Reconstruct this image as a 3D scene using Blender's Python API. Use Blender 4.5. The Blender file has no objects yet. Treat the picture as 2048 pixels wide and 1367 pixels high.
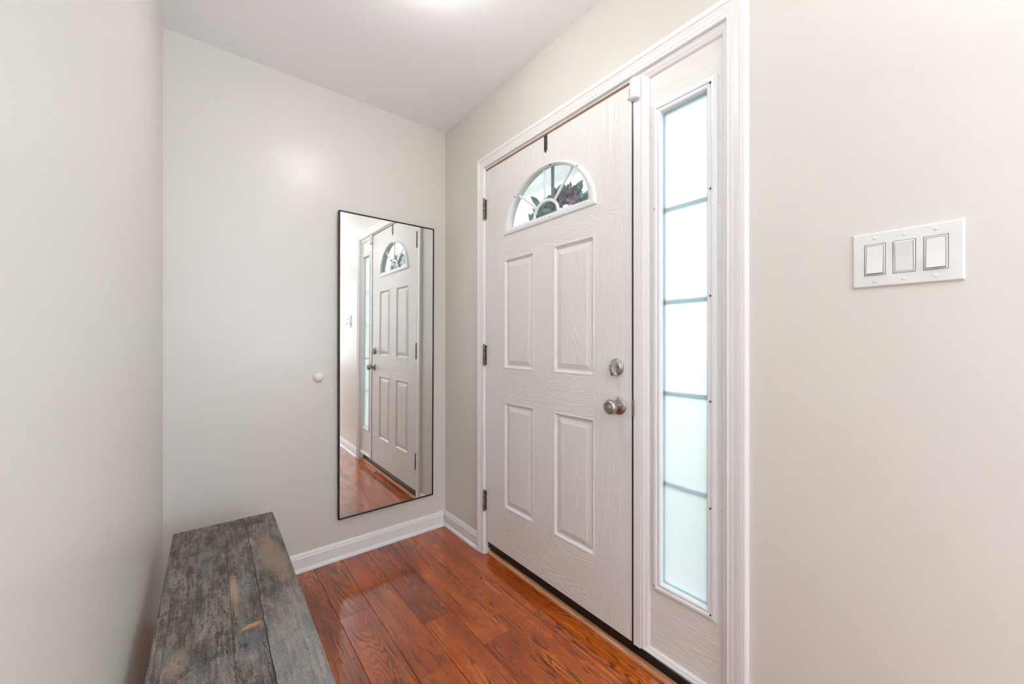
import bpy, bmesh, math, random
from mathutils import Vector, Matrix
C = bpy.context.scene.collection
S = bpy.context.scene
random.seed(7)

# ------------------------------------------------------------------ camera, world, lights
W, D, H, CEIL, XL = 1.2017, 2.1815, 1.1423, 2.461, -0.1277
cam_d = bpy.data.cameras.new('camera'); cam = bpy.data.objects.new('camera', cam_d); C.objects.link(cam)
cam.location = (0, 0, H)
cam.rotation_euler = (math.pi/2, 0, -math.atan(620/778))
cam_d.sensor_width = 36; cam_d.lens = 778/2048*36; cam_d.shift_y = 1.5/2048
cam_d.clip_start = 0.01
S.camera = cam

world = bpy.data.worlds.new('daylight'); S.world = world; world.use_nodes = True
bg = world.node_tree.nodes['Background']
bg.inputs[0].default_value = (0.90, 0.95, 1.0, 1); bg.inputs[1].default_value = 0.95

def area(name, loc, rot, sx, sy, power, col):
    l = bpy.data.lights.new(name, 'AREA'); l.shape = 'RECTANGLE'; l.size = sx; l.size_y = sy
    l.energy = power; l.color = col
    o = bpy.data.objects.new(name, l); C.objects.link(o); o.location = loc; o.rotation_euler = rot
    return o
R90 = math.pi/2
# strength of an uplighter added behind the camera to brighten the ceiling
UP_FILL = 190
# daylight panels added behind the camera, standing for windows out of view
area('rear_fill_daylight', (0.52, -3.42, 1.45), (-R90, 0, math.pi), 1.1, 1.5, 6, (0.80, 0.91, 1.0))
area('side_fill_daylight', (-3.42, -1.9, 1.5), (0, -R90-.5, 0), 1.6, 2.2, 64, (0.76, 0.89, 1.0))
area('front_fill_daylight', (W-.03, -1.75, 1.45), (0, R90+.5, 0), 1.5, 1.6, 48, (0.56, 0.79, 1.0))  # panel added to brighten and cool the left wall
LAMP_FOYER, FILL_HALL = 10.5, 9.0
S.view_settings.view_transform = 'Standard'; S.view_settings.look = 'None'
S.view_settings.gamma = 1; S.view_settings.use_curve_mapping = False
S.view_settings.exposure = 1.6
S.cycles.use_denoising = True
S.cycles.max_bounces = 14; S.cycles.diffuse_bounces = 6; S.cycles.glossy_bounces = 6; S.cycles.transmission_bounces = 10

# ------------------------------------------------------------------ node helpers
def srgb(r, g, b):
    f = lambda c: (c/255)/12.92 if c/255 <= .04045 else (((c/255)+.055)/1.055)**2.4
    return (f(r), f(g), f(b), 1)
class Mat:
    def __init__(s, name, col=(.8,.8,.8,1), rough=.5, metal=0, **kw):
        s.m = bpy.data.materials.new(name); s.m.use_nodes = True
        s.t = s.m.node_tree; s.b = s.t.nodes['Principled BSDF']
        s.b.inputs['Base Color'].default_value = col
        s.b.inputs['Roughness'].default_value = rough
        s.b.inputs['Metallic'].default_value = metal
        for k, v in kw.items(): s.b.inputs[k.replace('_', ' ')].default_value = v
    def n(s, typ, **kw):
        n = s.t.nodes.new(typ)
        for k, v in kw.items(): setattr(n, k, v)
        return n
    def link(s, a, b): s.t.links.new(a, b)
    def val(s, sock, v):
        if hasattr(v, 'is_linked') or isinstance(v, bpy.types.NodeSocket): s.link(v, sock)
        else: sock.default_value = v
    def math(s, op, a, b=0.0, c=None):
        n = s.n('ShaderNodeMath', operation=op); s.val(n.inputs[0], a); s.val(n.inputs[1], b)
        if c is not None: s.val(n.inputs[2], c)
        return n.outputs[0]
    def coord(s): return s.n('ShaderNodeTexCoord').outputs['Object']
    def mapping(s, vec, scale=(1,1,1), loc=(0,0,0), rot=(0,0,0)):
        n = s.n('ShaderNodeMapping'); s.link(vec, n.inputs[0])
        s.val(n.inputs['Location'], loc); n.inputs['Rotation'].default_value = rot; n.inputs['Scale'].default_value = scale
        return n.outputs[0]
    def noise(s, vec, scale=1, detail=2, rough=.5, dist=0):
        n = s.n('ShaderNodeTexNoise'); s.link(vec, n.inputs['Vector'])
        n.inputs['Scale'].default_value = scale; n.inputs['Detail'].default_value = detail
        n.inputs['Roughness'].default_value = rough; n.inputs['Distortion'].default_value = dist
        return n.outputs[0]
    def ramp(s, fac, stops, interp='LINEAR'):
        n = s.n('ShaderNodeValToRGB'); s.link(fac, n.inputs[0]); e = n.color_ramp.elements
        n.color_ramp.interpolation = interp
        while len(e) < len(stops): e.new(.5)
        for i, (p, c) in enumerate(stops):
            e[i].position = p; e[i].color = c if len(c) == 4 else (*c, 1)
        return n.outputs[0]
    def mix(s, fac, a, b, typ='MIX'):
        n = s.n('ShaderNodeMix', data_type='RGBA', blend_type=typ)
        s.val(n.inputs[0], fac); s.val(n.inputs[6], a); s.val(n.inputs[7], b)
        return n.outputs[2]
    def sep(s, vec):
        n = s.n('ShaderNodeSeparateXYZ'); s.link(vec, n.inputs[0]); return n.outputs
    def comb(s, x, y, z):
        n = s.n('ShaderNodeCombineXYZ'); s.val(n.inputs[0], x); s.val(n.inputs[1], y); s.val(n.inputs[2], z); return n.outputs[0]
    def bump(s, h, strength=.2, dist=.001, prev=None):
        n = s.n('ShaderNodeBump'); s.link(h, n.inputs['Height'])
        n.inputs['Strength'].default_value = strength; n.inputs['Distance'].default_value = dist
        if prev is not None: s.link(prev, n.inputs['Normal'])
        s.link(n.outputs[0], s.b.inputs['Normal']); return n.outputs[0]
    def base(s, c): s.link(c, s.b.inputs['Base Color'])
g = lambda v: (v, v, v, 1)

def wall_paint(name, col, rough):
    m = Mat(name, col, rough)
    v = m.coord()
    n1 = m.noise(v, 260, 3, .6); n2 = m.noise(v, 5, 3)
    m.base(m.mix(m.math('MULTIPLY', n2, .12), col, (col[0]*.93, col[1]*.93, col[2]*.92, 1)))
    b = m.bump(n1, .10, .0006); m.bump(n2, .25, .004, b)
    return m.m
GREIGE = srgb(220, 215, 207)
M_wall = wall_paint('wall_paint_greige', GREIGE, .30)
M_ceil = wall_paint('ceiling_paint_white', srgb(252, 252, 252), .8)

def white_paint(name, col, rough, grain=False, axis='z'):
    m = Mat(name, col, rough)
    v = m.coord()
    dirt = m.noise(v, 6, 4, .6)
    m.base(m.mix(m.math('MULTIPLY', dirt, .16), col, (col[0]*.85, col[1]*.84, col[2]*.82, 1)))
    if grain:
        sc = (1, 9, 1.1) if axis == 'z' else (1, 1.1, 9)
        lo = m.noise(m.mapping(v, sc), 1.0, 1.0, .4)
        lines = m.math('SINE', m.math('MULTIPLY', lo, 210))
        sc2 = (1, 420, 14) if axis == 'z' else (1, 14, 420)
        fine = m.noise(m.mapping(v, sc2), 1.0, 2, .5)
        h = m.math('ADD', m.math('MULTIPLY', lines, .35), fine)
        m.bump(h, .7, .0012)
    else:
        m.bump(m.noise(v, 90, 2), .08, .0008)
    return m.m
M_trim = white_paint('trim_paint_white', srgb(238, 236, 235), .32)
M_doorp = white_paint('door_paint_white', srgb(234, 231, 228), .38, True)
M_doorh = white_paint('door_paint_crossgrain', srgb(234, 231, 228), .38, True, 'y')
M_lite = Mat('white_plastic_lite_frame', srgb(232, 234, 236), .3).m
M_plastic = Mat('white_plastic', srgb(226, 226, 223), .18).m
M_plastic2 = Mat('white_plastic_matte', srgb(236, 238, 236), .4).m
def grille():
    m = Mat('white_grille_plastic', srgb(214, 226, 230), .5)
    tr = m.n('ShaderNodeBsdfTranslucent'); tr.inputs[0].default_value = (.66, .80, .84, 1)
    mx = m.n('ShaderNodeMixShader'); mx.inputs[0].default_value = .6
    m.link(m.b.outputs[0], mx.inputs[1]); m.link(tr.outputs[0], mx.inputs[2]); m.link(mx.outputs[0], m.t.nodes['Material Output'].inputs[0])
    return m.m
M_grille = grille()
M_bumper = Mat('ivory_plastic', srgb(232, 230, 220), .3).m
M_black = Mat('black_rubber', srgb(20, 20, 22), .35).m
M_blackm = Mat('black_metal_frame', srgb(22, 19, 17), .35, 0.6).m
M_hook = Mat('hanger_black_metal', srgb(80, 76, 74), .45, .5).m
M_gap = Mat('brown_weatherstrip', srgb(150, 112, 84), .7).m
M_mirror = Mat('mirror_silver', (.86, .87, .85, 1), 0.0, 1.0).m
M_hole = Mat('screw_hole_dark', srgb(70, 66, 62), .6).m

def nickel():
    m = Mat('satin_nickel', srgb(176, 170, 164), .36, 1.0)
    v = m.coord(); m.bump(m.noise(v, 300, 2), .05, .0003)
    return m.m
M_nickel = nickel()
def hinge_metal():
    m = Mat('aged_hinge_metal', srgb(150, 138, 122), .42, .55)
    n = m.noise(m.coord(), 60, 4, .6)
    m.base(m.ramp(n, [(.35, srgb(98, 78, 62)), (.65, srgb(150, 140, 126))]))
    return m.m
M_hinge = hinge_metal()

def floor_mat():
    m = Mat('stained_oak_planks', rough=.3)
    at = m.n('ShaderNodeAttribute', attribute_name='plank')
    rx, ry, rz = m.sep(at.outputs['Vector'])
    v = m.coord()
    off = m.comb(m.math('MULTIPLY', rx, 37), m.math('MULTIPLY', ry, 53), m.math('MULTIPLY', rz, 11))
    add = m.n('ShaderNodeVectorMath', operation='ADD'); m.link(v, add.inputs[0]); m.link(off, add.inputs[1])
    p = add.outputs[0]
    # cathedral grain: contour lines of a field stretched along the plank
    f1 = m.noise(m.mapping(p, (9.5, 1.0, 1)), 1.0, 1.5, .45, .45)
    wob = m.noise(m.mapping(p, (60, 22, 1)), 1.0, 2, .5)
    fld = m.math('ADD', m.math('MULTIPLY', f1, 46), m.math('MULTIPLY', wob, .9))
    fr = m.math('FRACT', fld)
    line = m.ramp(fr, [(0, g(1)), (.16, g(1)), (.34, g(.2)), (.86, g(0)), (1, g(1))])
    pores = m.noise(m.mapping(p, (520, 26, 1)), 1.0, 3, .65)
    porem = m.ramp(pores, [(.46, g(0)), (.62, g(1))])
    strength = m.ramp(m.noise(m.mapping(p, (5, 1.2, 1)), 1.0, 2), [(.36, g(.22)), (.52, g(1))])
    lm = m.math('MULTIPLY', m.math('MULTIPLY', line, m.math('ADD', m.math('MULTIPLY', porem, .3), .7)), strength)
    tone = m.noise(m.mapping(p, (7, 2.2, 1)), 1.0, 4, .6)
    basec = m.ramp(tone, [(.28, srgb(160, 68, 20)), (.5, srgb(210, 100, 30)), (.72, srgb(240, 134, 52))])
    tint = m.ramp(rx, [(0, srgb(222, 210, 210)), (.5, srgb(238, 230, 226)), (1, srgb(255, 248, 238))])
    basec = m.mix(1.0, basec, tint, 'MULTIPLY')
    mott = m.ramp(m.noise(m.mapping(p, (90, 40, 1)), 1.0, 4, .7), [(.35, g(.80)), (.65, g(1.06))])
    basec = m.mix(1.0, basec, mott, 'MULTIPLY')
    dark = m.mix(.9, basec, srgb(62, 24, 8))
    c = m.mix(lm, basec, dark)
    st = m.noise(m.mapping(p, (170, 3.2, 1)), 1.0, 3, .6)
    stm = m.ramp(st, [(.52, g(0)), (.58, g(1))])
    c = m.mix(m.math('MULTIPLY', m.math('MULTIPLY', stm, m.ramp(m.noise(m.mapping(p, (8, 1.4, 1), loc=(4, 4, 0)), 1.0, 2), [(.4, g(.1)), (.55, g(1))])), .62), c, srgb(82, 36, 16))
    c = m.mix(m.math('MULTIPLY', porem, .16), c, srgb(70, 30, 14))
    m.base(c)
    m.link(m.math('ADD', .20, m.math('MULTIPLY', lm, .25)), m.b.inputs['Roughness'])
    h = m.math('SUBTRACT', m.math('MULTIPLY', tone, .8), m.math('MULTIPLY', lm, .55))
    b1 = m.bump(h, .3, .0012)
    m.bump(m.noise(m.mapping(p, (16, 5, 1)), 1.0, 2), .35, .002, b1)
    m.b.inputs['Specular IOR Level'].default_value = .3
    m.b.inputs['Coat Weight'].default_value = .9; m.b.inputs['Coat Roughness'].default_value = .11; m.b.inputs['Coat IOR'].default_value = 1.5
    return m.m
M_floor = floor_mat()

def strip_mat():
    m = Mat('unfinished_wood_strip', rough=.5)
    v = m.coord()
    n = m.noise(m.mapping(v, (60, 6, 60)), 1.0, 4, .6)
    m.base(m.ramp(n, [(.3, srgb(204, 132, 88)), (.5, srgb(232, 168, 124)), (.7, srgb(238, 186, 150))]))
    return m.m
M_strip = strip_mat()

def rustic_mat():
    m = Mat('rustic_weathered_wood', rough=.55)
    v = m.coord()
    x, y, z = m.sep(v)
    # boards: uneven seams across the width (object x runs across the bench, y along it)
    jag = m.noise(m.mapping(v, (4, 14, 1)), 1.0, 4, .65)
    xj = m.math('ADD', x, m.math('MULTIPLY', m.math('SUBTRACT', jag, .5), .012))
    def step(a): return m.math('GREATER_THAN', xj, a)
    s1, s2, s3 = step(-.132), step(-.006), step(.058)
    bid = m.math('ADD', s1, m.math('ADD', s2, s3))
    def seam(a, w):
        return m.math('LESS_THAN', m.math('ABSOLUTE', m.math('SUBTRACT', xj, a)), w)
    seams = m.math('MINIMUM', 1.0, m.math('ADD', m.math('MULTIPLY', seam(-.132, .0006), .5), m.math('ADD', seam(-.006, .0006), seam(.058, .0012))))
    p = m.comb(m.math('ADD', x, m.math('MULTIPLY', bid, 3.7)), m.math('ADD', y, m.math('MULTIPLY', bid, 7.3)), z)
    big = m.noise(m.mapping(p, (16, 5.0, 1)), 1.0, 5, .62, .5)
    streak = m.noise(m.mapping(p, (150, 7, 1)), 1.0, 5, .7, .3)
    saw = m.noise(m.mapping(p, (22, 75, 1), rot=(0, 0, .12)), 1.0, 4, .7)
    fine = m.noise(m.mapping(p, (650, 160, 1)), 1.0, 3, .8)
    blot = m.noise(m.mapping(p, (34, 13, 1)), 1.0, 5, .7, .9)
    mixv = m.math('ADD', m.math('MULTIPLY', big, .40), m.math('ADD', m.math('MULTIPLY', streak, .34), m.math('MULTIPLY', fine, .40)))
    mixv = m.math('SUBTRACT', mixv, .06)
    c = m.ramp(mixv, [(.42, srgb(38, 34, 32)), (.48, srgb(70, 64, 60)), (.54, srgb(106, 98, 92)), (.61, srgb(142, 132, 124)), (.70, srgb(188, 180, 170))])
    tan = m.ramp(blot, [(.46, g(0)), (.56, g(.6)), (.68, g(.95))])
    c = m.mix(m.math('MULTIPLY', tan, m.ramp(streak, [(.35, g(.15)), (.6, g(1))])), c, srgb(152, 130, 116))
    org = m.ramp(m.noise(m.mapping(p, (44, 17, 1), loc=(5, 2, 0)), 1.0, 3, .6, 1.2), [(.58, g(0)), (.66, g(.8))])
    c = m.mix(m.math('MULTIPLY', org, .42), c, srgb(172, 132, 104))
    grey = m.ramp(m.noise(m.mapping(p, (18, 8, 1), loc=(1, 8, 0)), 1.0, 3, .6), [(.5, g(0)), (.68, g(.55))])
    c = m.mix(m.math('MULTIPLY', grey, m.ramp(fine, [(.3, g(.2)), (.65, g(1))])), c, srgb(136, 142, 146))
    olive = m.ramp(m.noise(m.mapping(p, (26, 11, 1), loc=(9, 3, 0)), 1.0, 3, .6), [(.58, g(0)), (.7, g(.5))])
    c = m.mix(olive, c, srgb(56, 54, 48))
    # the board at the room side is bleached greyer towards its near half
    bl = m.n('ShaderNodeMapRange'); m.link(y, bl.inputs[0]); bl.inputs[1].default_value = .02; bl.inputs[2].default_value = -.22; bl.inputs[3].default_value = 0; bl.inputs[4].default_value = .6
    c = m.mix(m.math('MULTIPLY', s3, m.math('MULTIPLY', bl.outputs[0], m.ramp(mixv, [(.4, g(.5)), (.6, g(1))]))), c, srgb(166, 163, 160))
    # knots
    def knot(px, py, rx, ry, rot=0.0):
        dx = m.math('SUBTRACT', x, px); dy = m.math('SUBTRACT', y, py)
        ca, sa = math.cos(rot), math.sin(rot)
        u = m.math('DIVIDE', m.math('ADD', m.math('MULTIPLY', dx, ca), m.math('MULTIPLY', dy, sa)), rx)
        w = m.math('DIVIDE', m.math('SUBTRACT', m.math('MULTIPLY', dy, ca), m.math('MULTIPLY', dx, sa)), ry)
        return m.math('ADD', m.math('MULTIPLY', u, u), m.math('MULTIPLY', w, w))
    def paint(c, d, col, lo=.6, hi=1.1, k=1.0):
        return m.mix(m.math('MULTIPLY', m.ramp(d, [(lo, g(1)), (min(hi, 1.0), g(0))]), k), c, col)
    KN = [(-.056, .322, .030, .034, 0, srgb(126, 124, 118)), (.075, .50, .050, .040, 0, srgb(62, 58, 52)), (.111, .20, .034, .18, .1, srgb(156, 128, 108)),
          (.067, .322, .010, .055, .15, srgb(184, 146, 118)), (.005, .04, .013, .090, 0, srgb(190, 158, 134)), (.030, .05, .020, .070, 0, srgb(128, 128, 128)),
          (.045, -.06, .016, .080, 0, srgb(74, 66, 58)), (-.130, .205, .016, .060, 0, srgb(158, 138, 122)), (-.105, -.185, .020, .050, 0, srgb(158, 136, 118)),
          (.033, -.150, .030, .011, .15, srgb(200, 156, 120)), (.030, -.157, .028, .0022, .2, srgb(30, 24, 20)), (.116, -.229, .011, .0075, .3, srgb(132, 98, 76)),
          (.027, -.215, .034, .045, 0, srgb(92, 98, 106)), (-.044, .090, .014, .010, .1, srgb(56, 50, 40)), (-.035, -.136, .015, .012, .2, srgb(54, 50, 38)),
          (-.033, -.212, .015, .016, .1, srgb(58, 56, 40)), (.085, .30, .022, .006, .15, srgb(120, 92, 74)), (.08, .40, .020, .006, .1, srgb(164, 130, 104)),
          (.10, -.02, .022, .040, .1, srgb(70, 68, 68)), (-.035, .353, .030, .0030, .12, srgb(34, 28, 24)), (-.08, .05, .030, .10, 0, srgb(70, 68, 66))]
    for (a, b_, r1, r2, ro, col) in KN:
        c = paint(c, m.math('ADD', knot(a, b_, r1, r2, ro), m.math('ADD', m.math('MULTIPLY', m.math('SUBTRACT', streak, .5), 3.0), m.math('ADD', m.math('MULTIPLY', m.math('SUBTRACT', blot, .5), 2.6), m.math('MULTIPLY', m.math('SUBTRACT', fine, .5), 2.2)))), col, .25, 1.0, .72)
    # split ridges in thin pale arcs and torn cracks
    crk = m.math('ABSOLUTE', m.math('SUBTRACT', m.noise(m.mapping(p, (20, 5, 1), loc=(3, 1, 0)), 1.0, 4, .6), .5))
    crm = m.ramp(crk, [(0, g(1)), (.006, g(.6)), (.012, g(0))])
    crm2 = m.math('MULTIPLY', crm, m.ramp(big, [(.45, g(0)), (.55, g(1))]))
    c = m.mix(m.math('MULTIPLY', m.math('MULTIPLY', crm2, .7), m.math('SUBTRACT', 1.0, s3)), c, srgb(28, 24, 22))
    ark = m.math('ABSOLUTE', m.math('SUBTRACT', m.noise(m.mapping(p, (26, 9, 1), loc=(7, 4, 0)), 1.0, 3, .6), .5))
    arm = m.math('MULTIPLY', m.ramp(ark, [(0, g(1)), (.007, g(0))]), m.ramp(blot, [(.45, g(0)), (.52, g(1))]))
    c = m.mix(m.math('MULTIPLY', arm, .45), c, srgb(190, 176, 158))
    c = m.mix(m.math('MULTIPLY', m.ramp(saw, [(.60, g(0)), (.68, g(1))]), .22), c, srgb(176, 164, 150))
    spk = m.noise(m.mapping(p, (900, 420, 1)), 1.0, 2, .7)
    c = m.mix(1.0, c, m.ramp(spk, [(.34, g(.45)), (.5, g(.95)), (.66, g(1.6))]), 'MULTIPLY')
    c = m.mix(seams, c, srgb(22, 19, 18))
    m.base(c)
    h = m.math('ADD', m.math('MULTIPLY', big, .9), m.math('ADD', m.math('MULTIPLY', streak, .7), m.math('ADD', m.math('MULTIPLY', fine, .25), m.math('MULTIPLY', saw, .5))))
    h = m.math('SUBTRACT', h, m.math('ADD', seams, m.math('MULTIPLY', crm2, .8)))
    m.bump(h, .8, .003)
    return m.m
M_rustic = rustic_mat()

def glass_mat(name, col, rough, ripple=0):
    m = Mat(name, col, rough)
    m.b.inputs['Transmission Weight'].default_value = 1; m.b.inputs['IOR'].default_value = 1.45
    if ripple: m.bump(m.noise(m.coord(), 28, 2, .5, .6), ripple, .002)
    return m.m
def frost():
    m = Mat('frosted_glass', (.95, .985, .985, 1), .42)
    m.b.inputs['Transmission Weight'].default_value = 1; m.b.inputs['IOR'].default_value = 1.45
    tr = m.n('ShaderNodeBsdfTranslucent'); tr.inputs[0].default_value = (.95, .97, .97, 1)
    mx = m.n('ShaderNodeMixShader'); mx.inputs[0].default_value = .4
    out = m.t.nodes['Material Output']
    m.link(m.b.outputs[0], mx.inputs[1]); m.link(tr.outputs[0], mx.inputs[2]); m.link(mx.outputs[0], out.inputs[0])
    return m.m
M_frost = frost()
M_clear = glass_mat('clear_glass', (.97, .995, .99, 1), .0, .22)

def emis(name, col, strength):
    m = bpy.data.materials.new(name); m.use_nodes = True; t = m.node_tree; t.nodes.clear()
    e = t.nodes.new('ShaderNodeEmission'); e.inputs[0].default_value = (*col, 1); e.inputs[1].default_value = strength
    o = t.nodes.new('ShaderNodeOutputMaterial'); t.links.new(e.outputs[0], o.inputs[0]); return m
M_lamp = emis('lit_lamp_glass_foyer', (1.0, .98, .955), LAMP_FOYER)
M_fill_lamp = emis('lit_fill_glass_hall', (1.0, .98, .955), FILL_HALL)

# ------------------------------------------------------------------ mesh helpers
def box(bm, a, b):
    xs, ys, zs = (a[0], b[0]), (a[1], b[1]), (a[2], b[2])
    v = [bm.verts.new((xs[i], ys[j], zs[k])) for i in (0, 1) for j in (0, 1) for k in (0, 1)]
    for f in ((0,1,3,2), (4,6,7,5), (0,4,5,1), (2,3,7,6), (0,2,6,4), (1,5,7,3)):
        bm.faces.new([v[i] for i in f])
def bevel(bm, w, seg=2):
    bmesh.ops.bevel(bm, geom=bm.edges[:], offset=w, segments=seg, affect='EDGES', profile=.5)
def lathe(bm, prof, n=32, axis='-x', loc=(0, 0, 0), sy=1.0):
    """prof: (radius, distance along the axis)"""
    rings = []
    for r, h in prof:
        ring = []
        for i in range(n):
            a = 2*math.pi*i/n; c, s_ = r*math.cos(a), r*math.sin(a)
            if axis == '-x': p = (-h, c, s_*sy)
            elif axis == '-y': p = (c, -h, s_*sy)
            elif axis == '-z': p = (c, s_*sy, -h)
            else: p = (c, s_*sy, h)
            ring.append(bm.verts.new((p[0]+loc[0], p[1]+loc[1], p[2]+loc[2])))
        rings.append(ring)
    for a, b in zip(rings, rings[1:]):
        for i in range(n): bm.faces.new((a[i], a[(i+1) % n], b[(i+1) % n], b[i]))
    bm.faces.new(rings[0]); bm.faces.new(rings[-1])
def sweep(bm, path_fn, prof, m, closed=False):
    """path_fn(i, (u,h)) -> point; m stations"""
    rows = [[bm.verts.new(path_fn(i, p)) for p in prof] for i in range(m)]
    rng = range(m) if closed else range(m-1)
    for i in rng:
        a, b = rows[i], rows[(i+1) % m]
        for j in range(len(prof)-1): bm.faces.new((a[j], a[j+1], b[j+1], b[j]))
    if not closed:
        bm.faces.new(rows[0]); bm.faces.new(rows[-1])
def make(name, bm, mat, parent=None, origin=(0, 0, 0), smooth=False, auto=None):
    """vertices are given in world metres; origin is the object's own origin"""
    bmesh.ops.recalc_face_normals(bm, faces=bm.faces[:])
    po = Vector(parent.location) if parent else Vector((0, 0, 0))
    if parent is not None and parent.parent is not None: po = po + Vector(parent.parent.location)
    o_ = Vector(origin) if any(origin) else (po if parent else Vector((0, 0, 0)))
    bmesh.ops.translate(bm, verts=bm.verts[:], vec=-o_)
    me = bpy.data.meshes.new(name); bm.to_mesh(me); bm.free()
    for mt in (mat if isinstance(mat, (list, tuple)) else [mat]): me.materials.append(mt)
    if smooth or auto:
        for p in me.polygons: p.use_smooth = True
    if auto: me.set_sharp_from_angle(angle=math.radians(auto))
    o = bpy.data.objects.new(name, me); C.objects.link(o)
    if parent is not None: o.parent = parent
    o.location = o_ - po
    return o
def empty(name, loc):
    o = bpy.data.objects.new(name, None); C.objects.link(o); o.location = loc; o.empty_display_size = .1; return o
def tag(o, label=None, cat=None, group=None, kind=None):
    if label: o['label'] = label
    if cat: o['category'] = cat
    if group: o['group'] = group
    if kind: o['kind'] = kind
    return o
def copy_at(o, delta):
    c = o.copy(); C.objects.link(c); c.parent = o.parent; c.location = Vector(o.location) + Vector(delta)
    for ch in list(o.children):
        d = ch.copy(); C.objects.link(d); d.parent = c
    return c
def B(*boxes):
    bm = bmesh.new()
    for a, b in boxes: box(bm, a, b)
    return bm

# ------------------------------------------------------------------ the shell
T = .14
YO0, YO1, ZO = .478, 1.765, 2.115          # rough opening of door and sidelight
tag(make('wall_right', B(((W, -3.5, 0), (W+T, YO0, CEIL)), ((W, YO1, 0), (W+T, D+.14, CEIL)), ((W, YO0, ZO), (W+T, YO1, CEIL))), M_wall),
    'greige painted wall holding the front door and the frosted sidelight', 'wall', kind='structure')
tag(make('wall_back', B(((XL-.12, D, 0), (W, D+.14, CEIL))), M_wall),
    'greige painted wall behind the tall black framed mirror', 'wall', kind='structure')
tag(make('wall_left', B(((XL-.12, -.75, 0), (XL, D, CEIL))), M_wall),
    'pale painted wall beside the rustic bench, at the left edge of the photo', 'wall', kind='structure')
tag(make('wall_rear', B(((-3.5, -3.64, 0), (W+T, -3.5, CEIL))), M_wall), 'painted wall closing the hall behind the camera', 'wall', kind='structure')
tag(make('wall_side', B(((-3.64, -3.64, 0), (-3.5, -.75, CEIL)), ((-3.5, -.75, 0), (XL-.12, -.61, CEIL))), M_wall),
    'painted walls of the side room behind the camera', 'wall', kind='structure')
tag(make('ceiling', B(((-3.64, -3.64, CEIL), (W+T, D+.14, CEIL+.12))), M_ceil), 'smooth white ceiling of the entry hall', 'ceiling', kind='structure')

# floor: planks along y, five-inch rows
ROWS = {.313: [1.459], .443: [1.700], .574: [1.834, 1.227], .704: [1.459], .834: [1.217], .965: [], 1.094: [1.226]}
bm = bmesh.new(); lay = bm.loops.layers.float_vector.new('plank')
def plank(x0, x1, y0, y1):
    e = .0006; bv = .0008
    rnd = (random.random(), random.random(), random.random())
    o_ = [(x0+e, y0+e), (x1-e, y0+e), (x1-e, y1-e), (x0+e, y1-e)]
    i_ = [(x0+e+bv, y0+e+bv), (x1-e-bv, y0+e+bv), (x1-e-bv, y1-e-bv), (x0+e+bv, y1-e-bv)]
    lo = [bm.verts.new((*p, -.004)) for p in o_]; mi = [bm.verts.new((*p, -.0009)) for p in o_]; up = [bm.verts.new((*p, 0)) for p in i_]
    fs = [bm.faces.new(up)]
    for a, b in ((lo, mi), (mi, up)):
        for k in range(4): fs.append(bm.faces.new((a[k], a[(k+1) % 4], b[(k+1) % 4], b[k])))
    for f in fs:
        for l in f.loops: l[lay] = rnd
xs = [.313 - .1302*k for k in range(30, 0, -1)] + sorted(ROWS) + [1.232]
for a, b in zip(xs, xs[1:]):
    js = sorted(ROWS.get(a, []))
    ytop = D
    top = js[-1] if js else random.uniform(1.3, 2.0)
    if a == .965: top = None
    ys = [ytop] if top is None else [ytop, top] + js[:-1][::-1]
    y = ys[-1]
    if a == .965: y = ytop; ys = [ytop]; y -= 1.75; ys.append(y)
    while y > -3.5:
        y -= random.uniform(.55, 1.25); ys.append(max(y, -3.5))
    for y1, y0 in zip(ys, ys[1:]):
        if b < XL-.13 and y0 > -.75: continue
        if y1 - y0 > .02: plank(a, b, y0, y1)
box(bm, (-3.64, -3.64, -.12), (W+.031, D+.14, -.0042))
tag(make('floor', bm, M_floor), 'stained red-brown oak plank floor', 'floor', kind='structure')

# baseboards with shoe moulding
BP = [(0, 0), (.022, 0), (.022, .006), (.019, .013), (.013, .017), (.012, .018), (.012, .068), (.009, .074), (.009, .079), (.005, .086), (.003, .090), (0, .090)]
def baseboard(name, pts, label, shoe_open=None):
    """pts: wall line, points with inward normal handled by mitre"""
    bm = bmesh.new(); n = len(pts)
    def fn(i, p):
        P = Vector(pts[i])
        def nrm(a, b): d = (Vector(b)-Vector(a)).normalized(); return Vector((d.y, -d.x))
        if i == 0: m_ = nrm(pts[0], pts[1])
        elif i == n-1: m_ = nrm(pts[-2], pts[-1])
        else:
            a, b = nrm(pts[i-1], pts[i]), nrm(pts[i], pts[i+1]); m_ = (a+b)/(1+a.dot(b))
        q = P + m_*p[0]; return (q.x, q.y, p[1])
    sweep(bm, fn, BP + [BP[0]], n)
    return tag(make(name, bm, M_trim), label, 'baseboard', kind='structure')
baseboard('baseboard_back', [(XL+.022, D), (W-.022, D)], 'white baseboard under the tall mirror on the back wall')
baseboard('baseboard_right', [(W, D), (W, 1.801)], 'short white baseboard between the corner and the door casing')
baseboard('baseboard_hall', [(W, .437), (W, -3.5)], 'white baseboard along the wall under the light switches')
baseboard('baseboard_left', [(XL, -.73), (XL, D)], 'white baseboard behind the rustic bench on the left wall')

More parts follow.
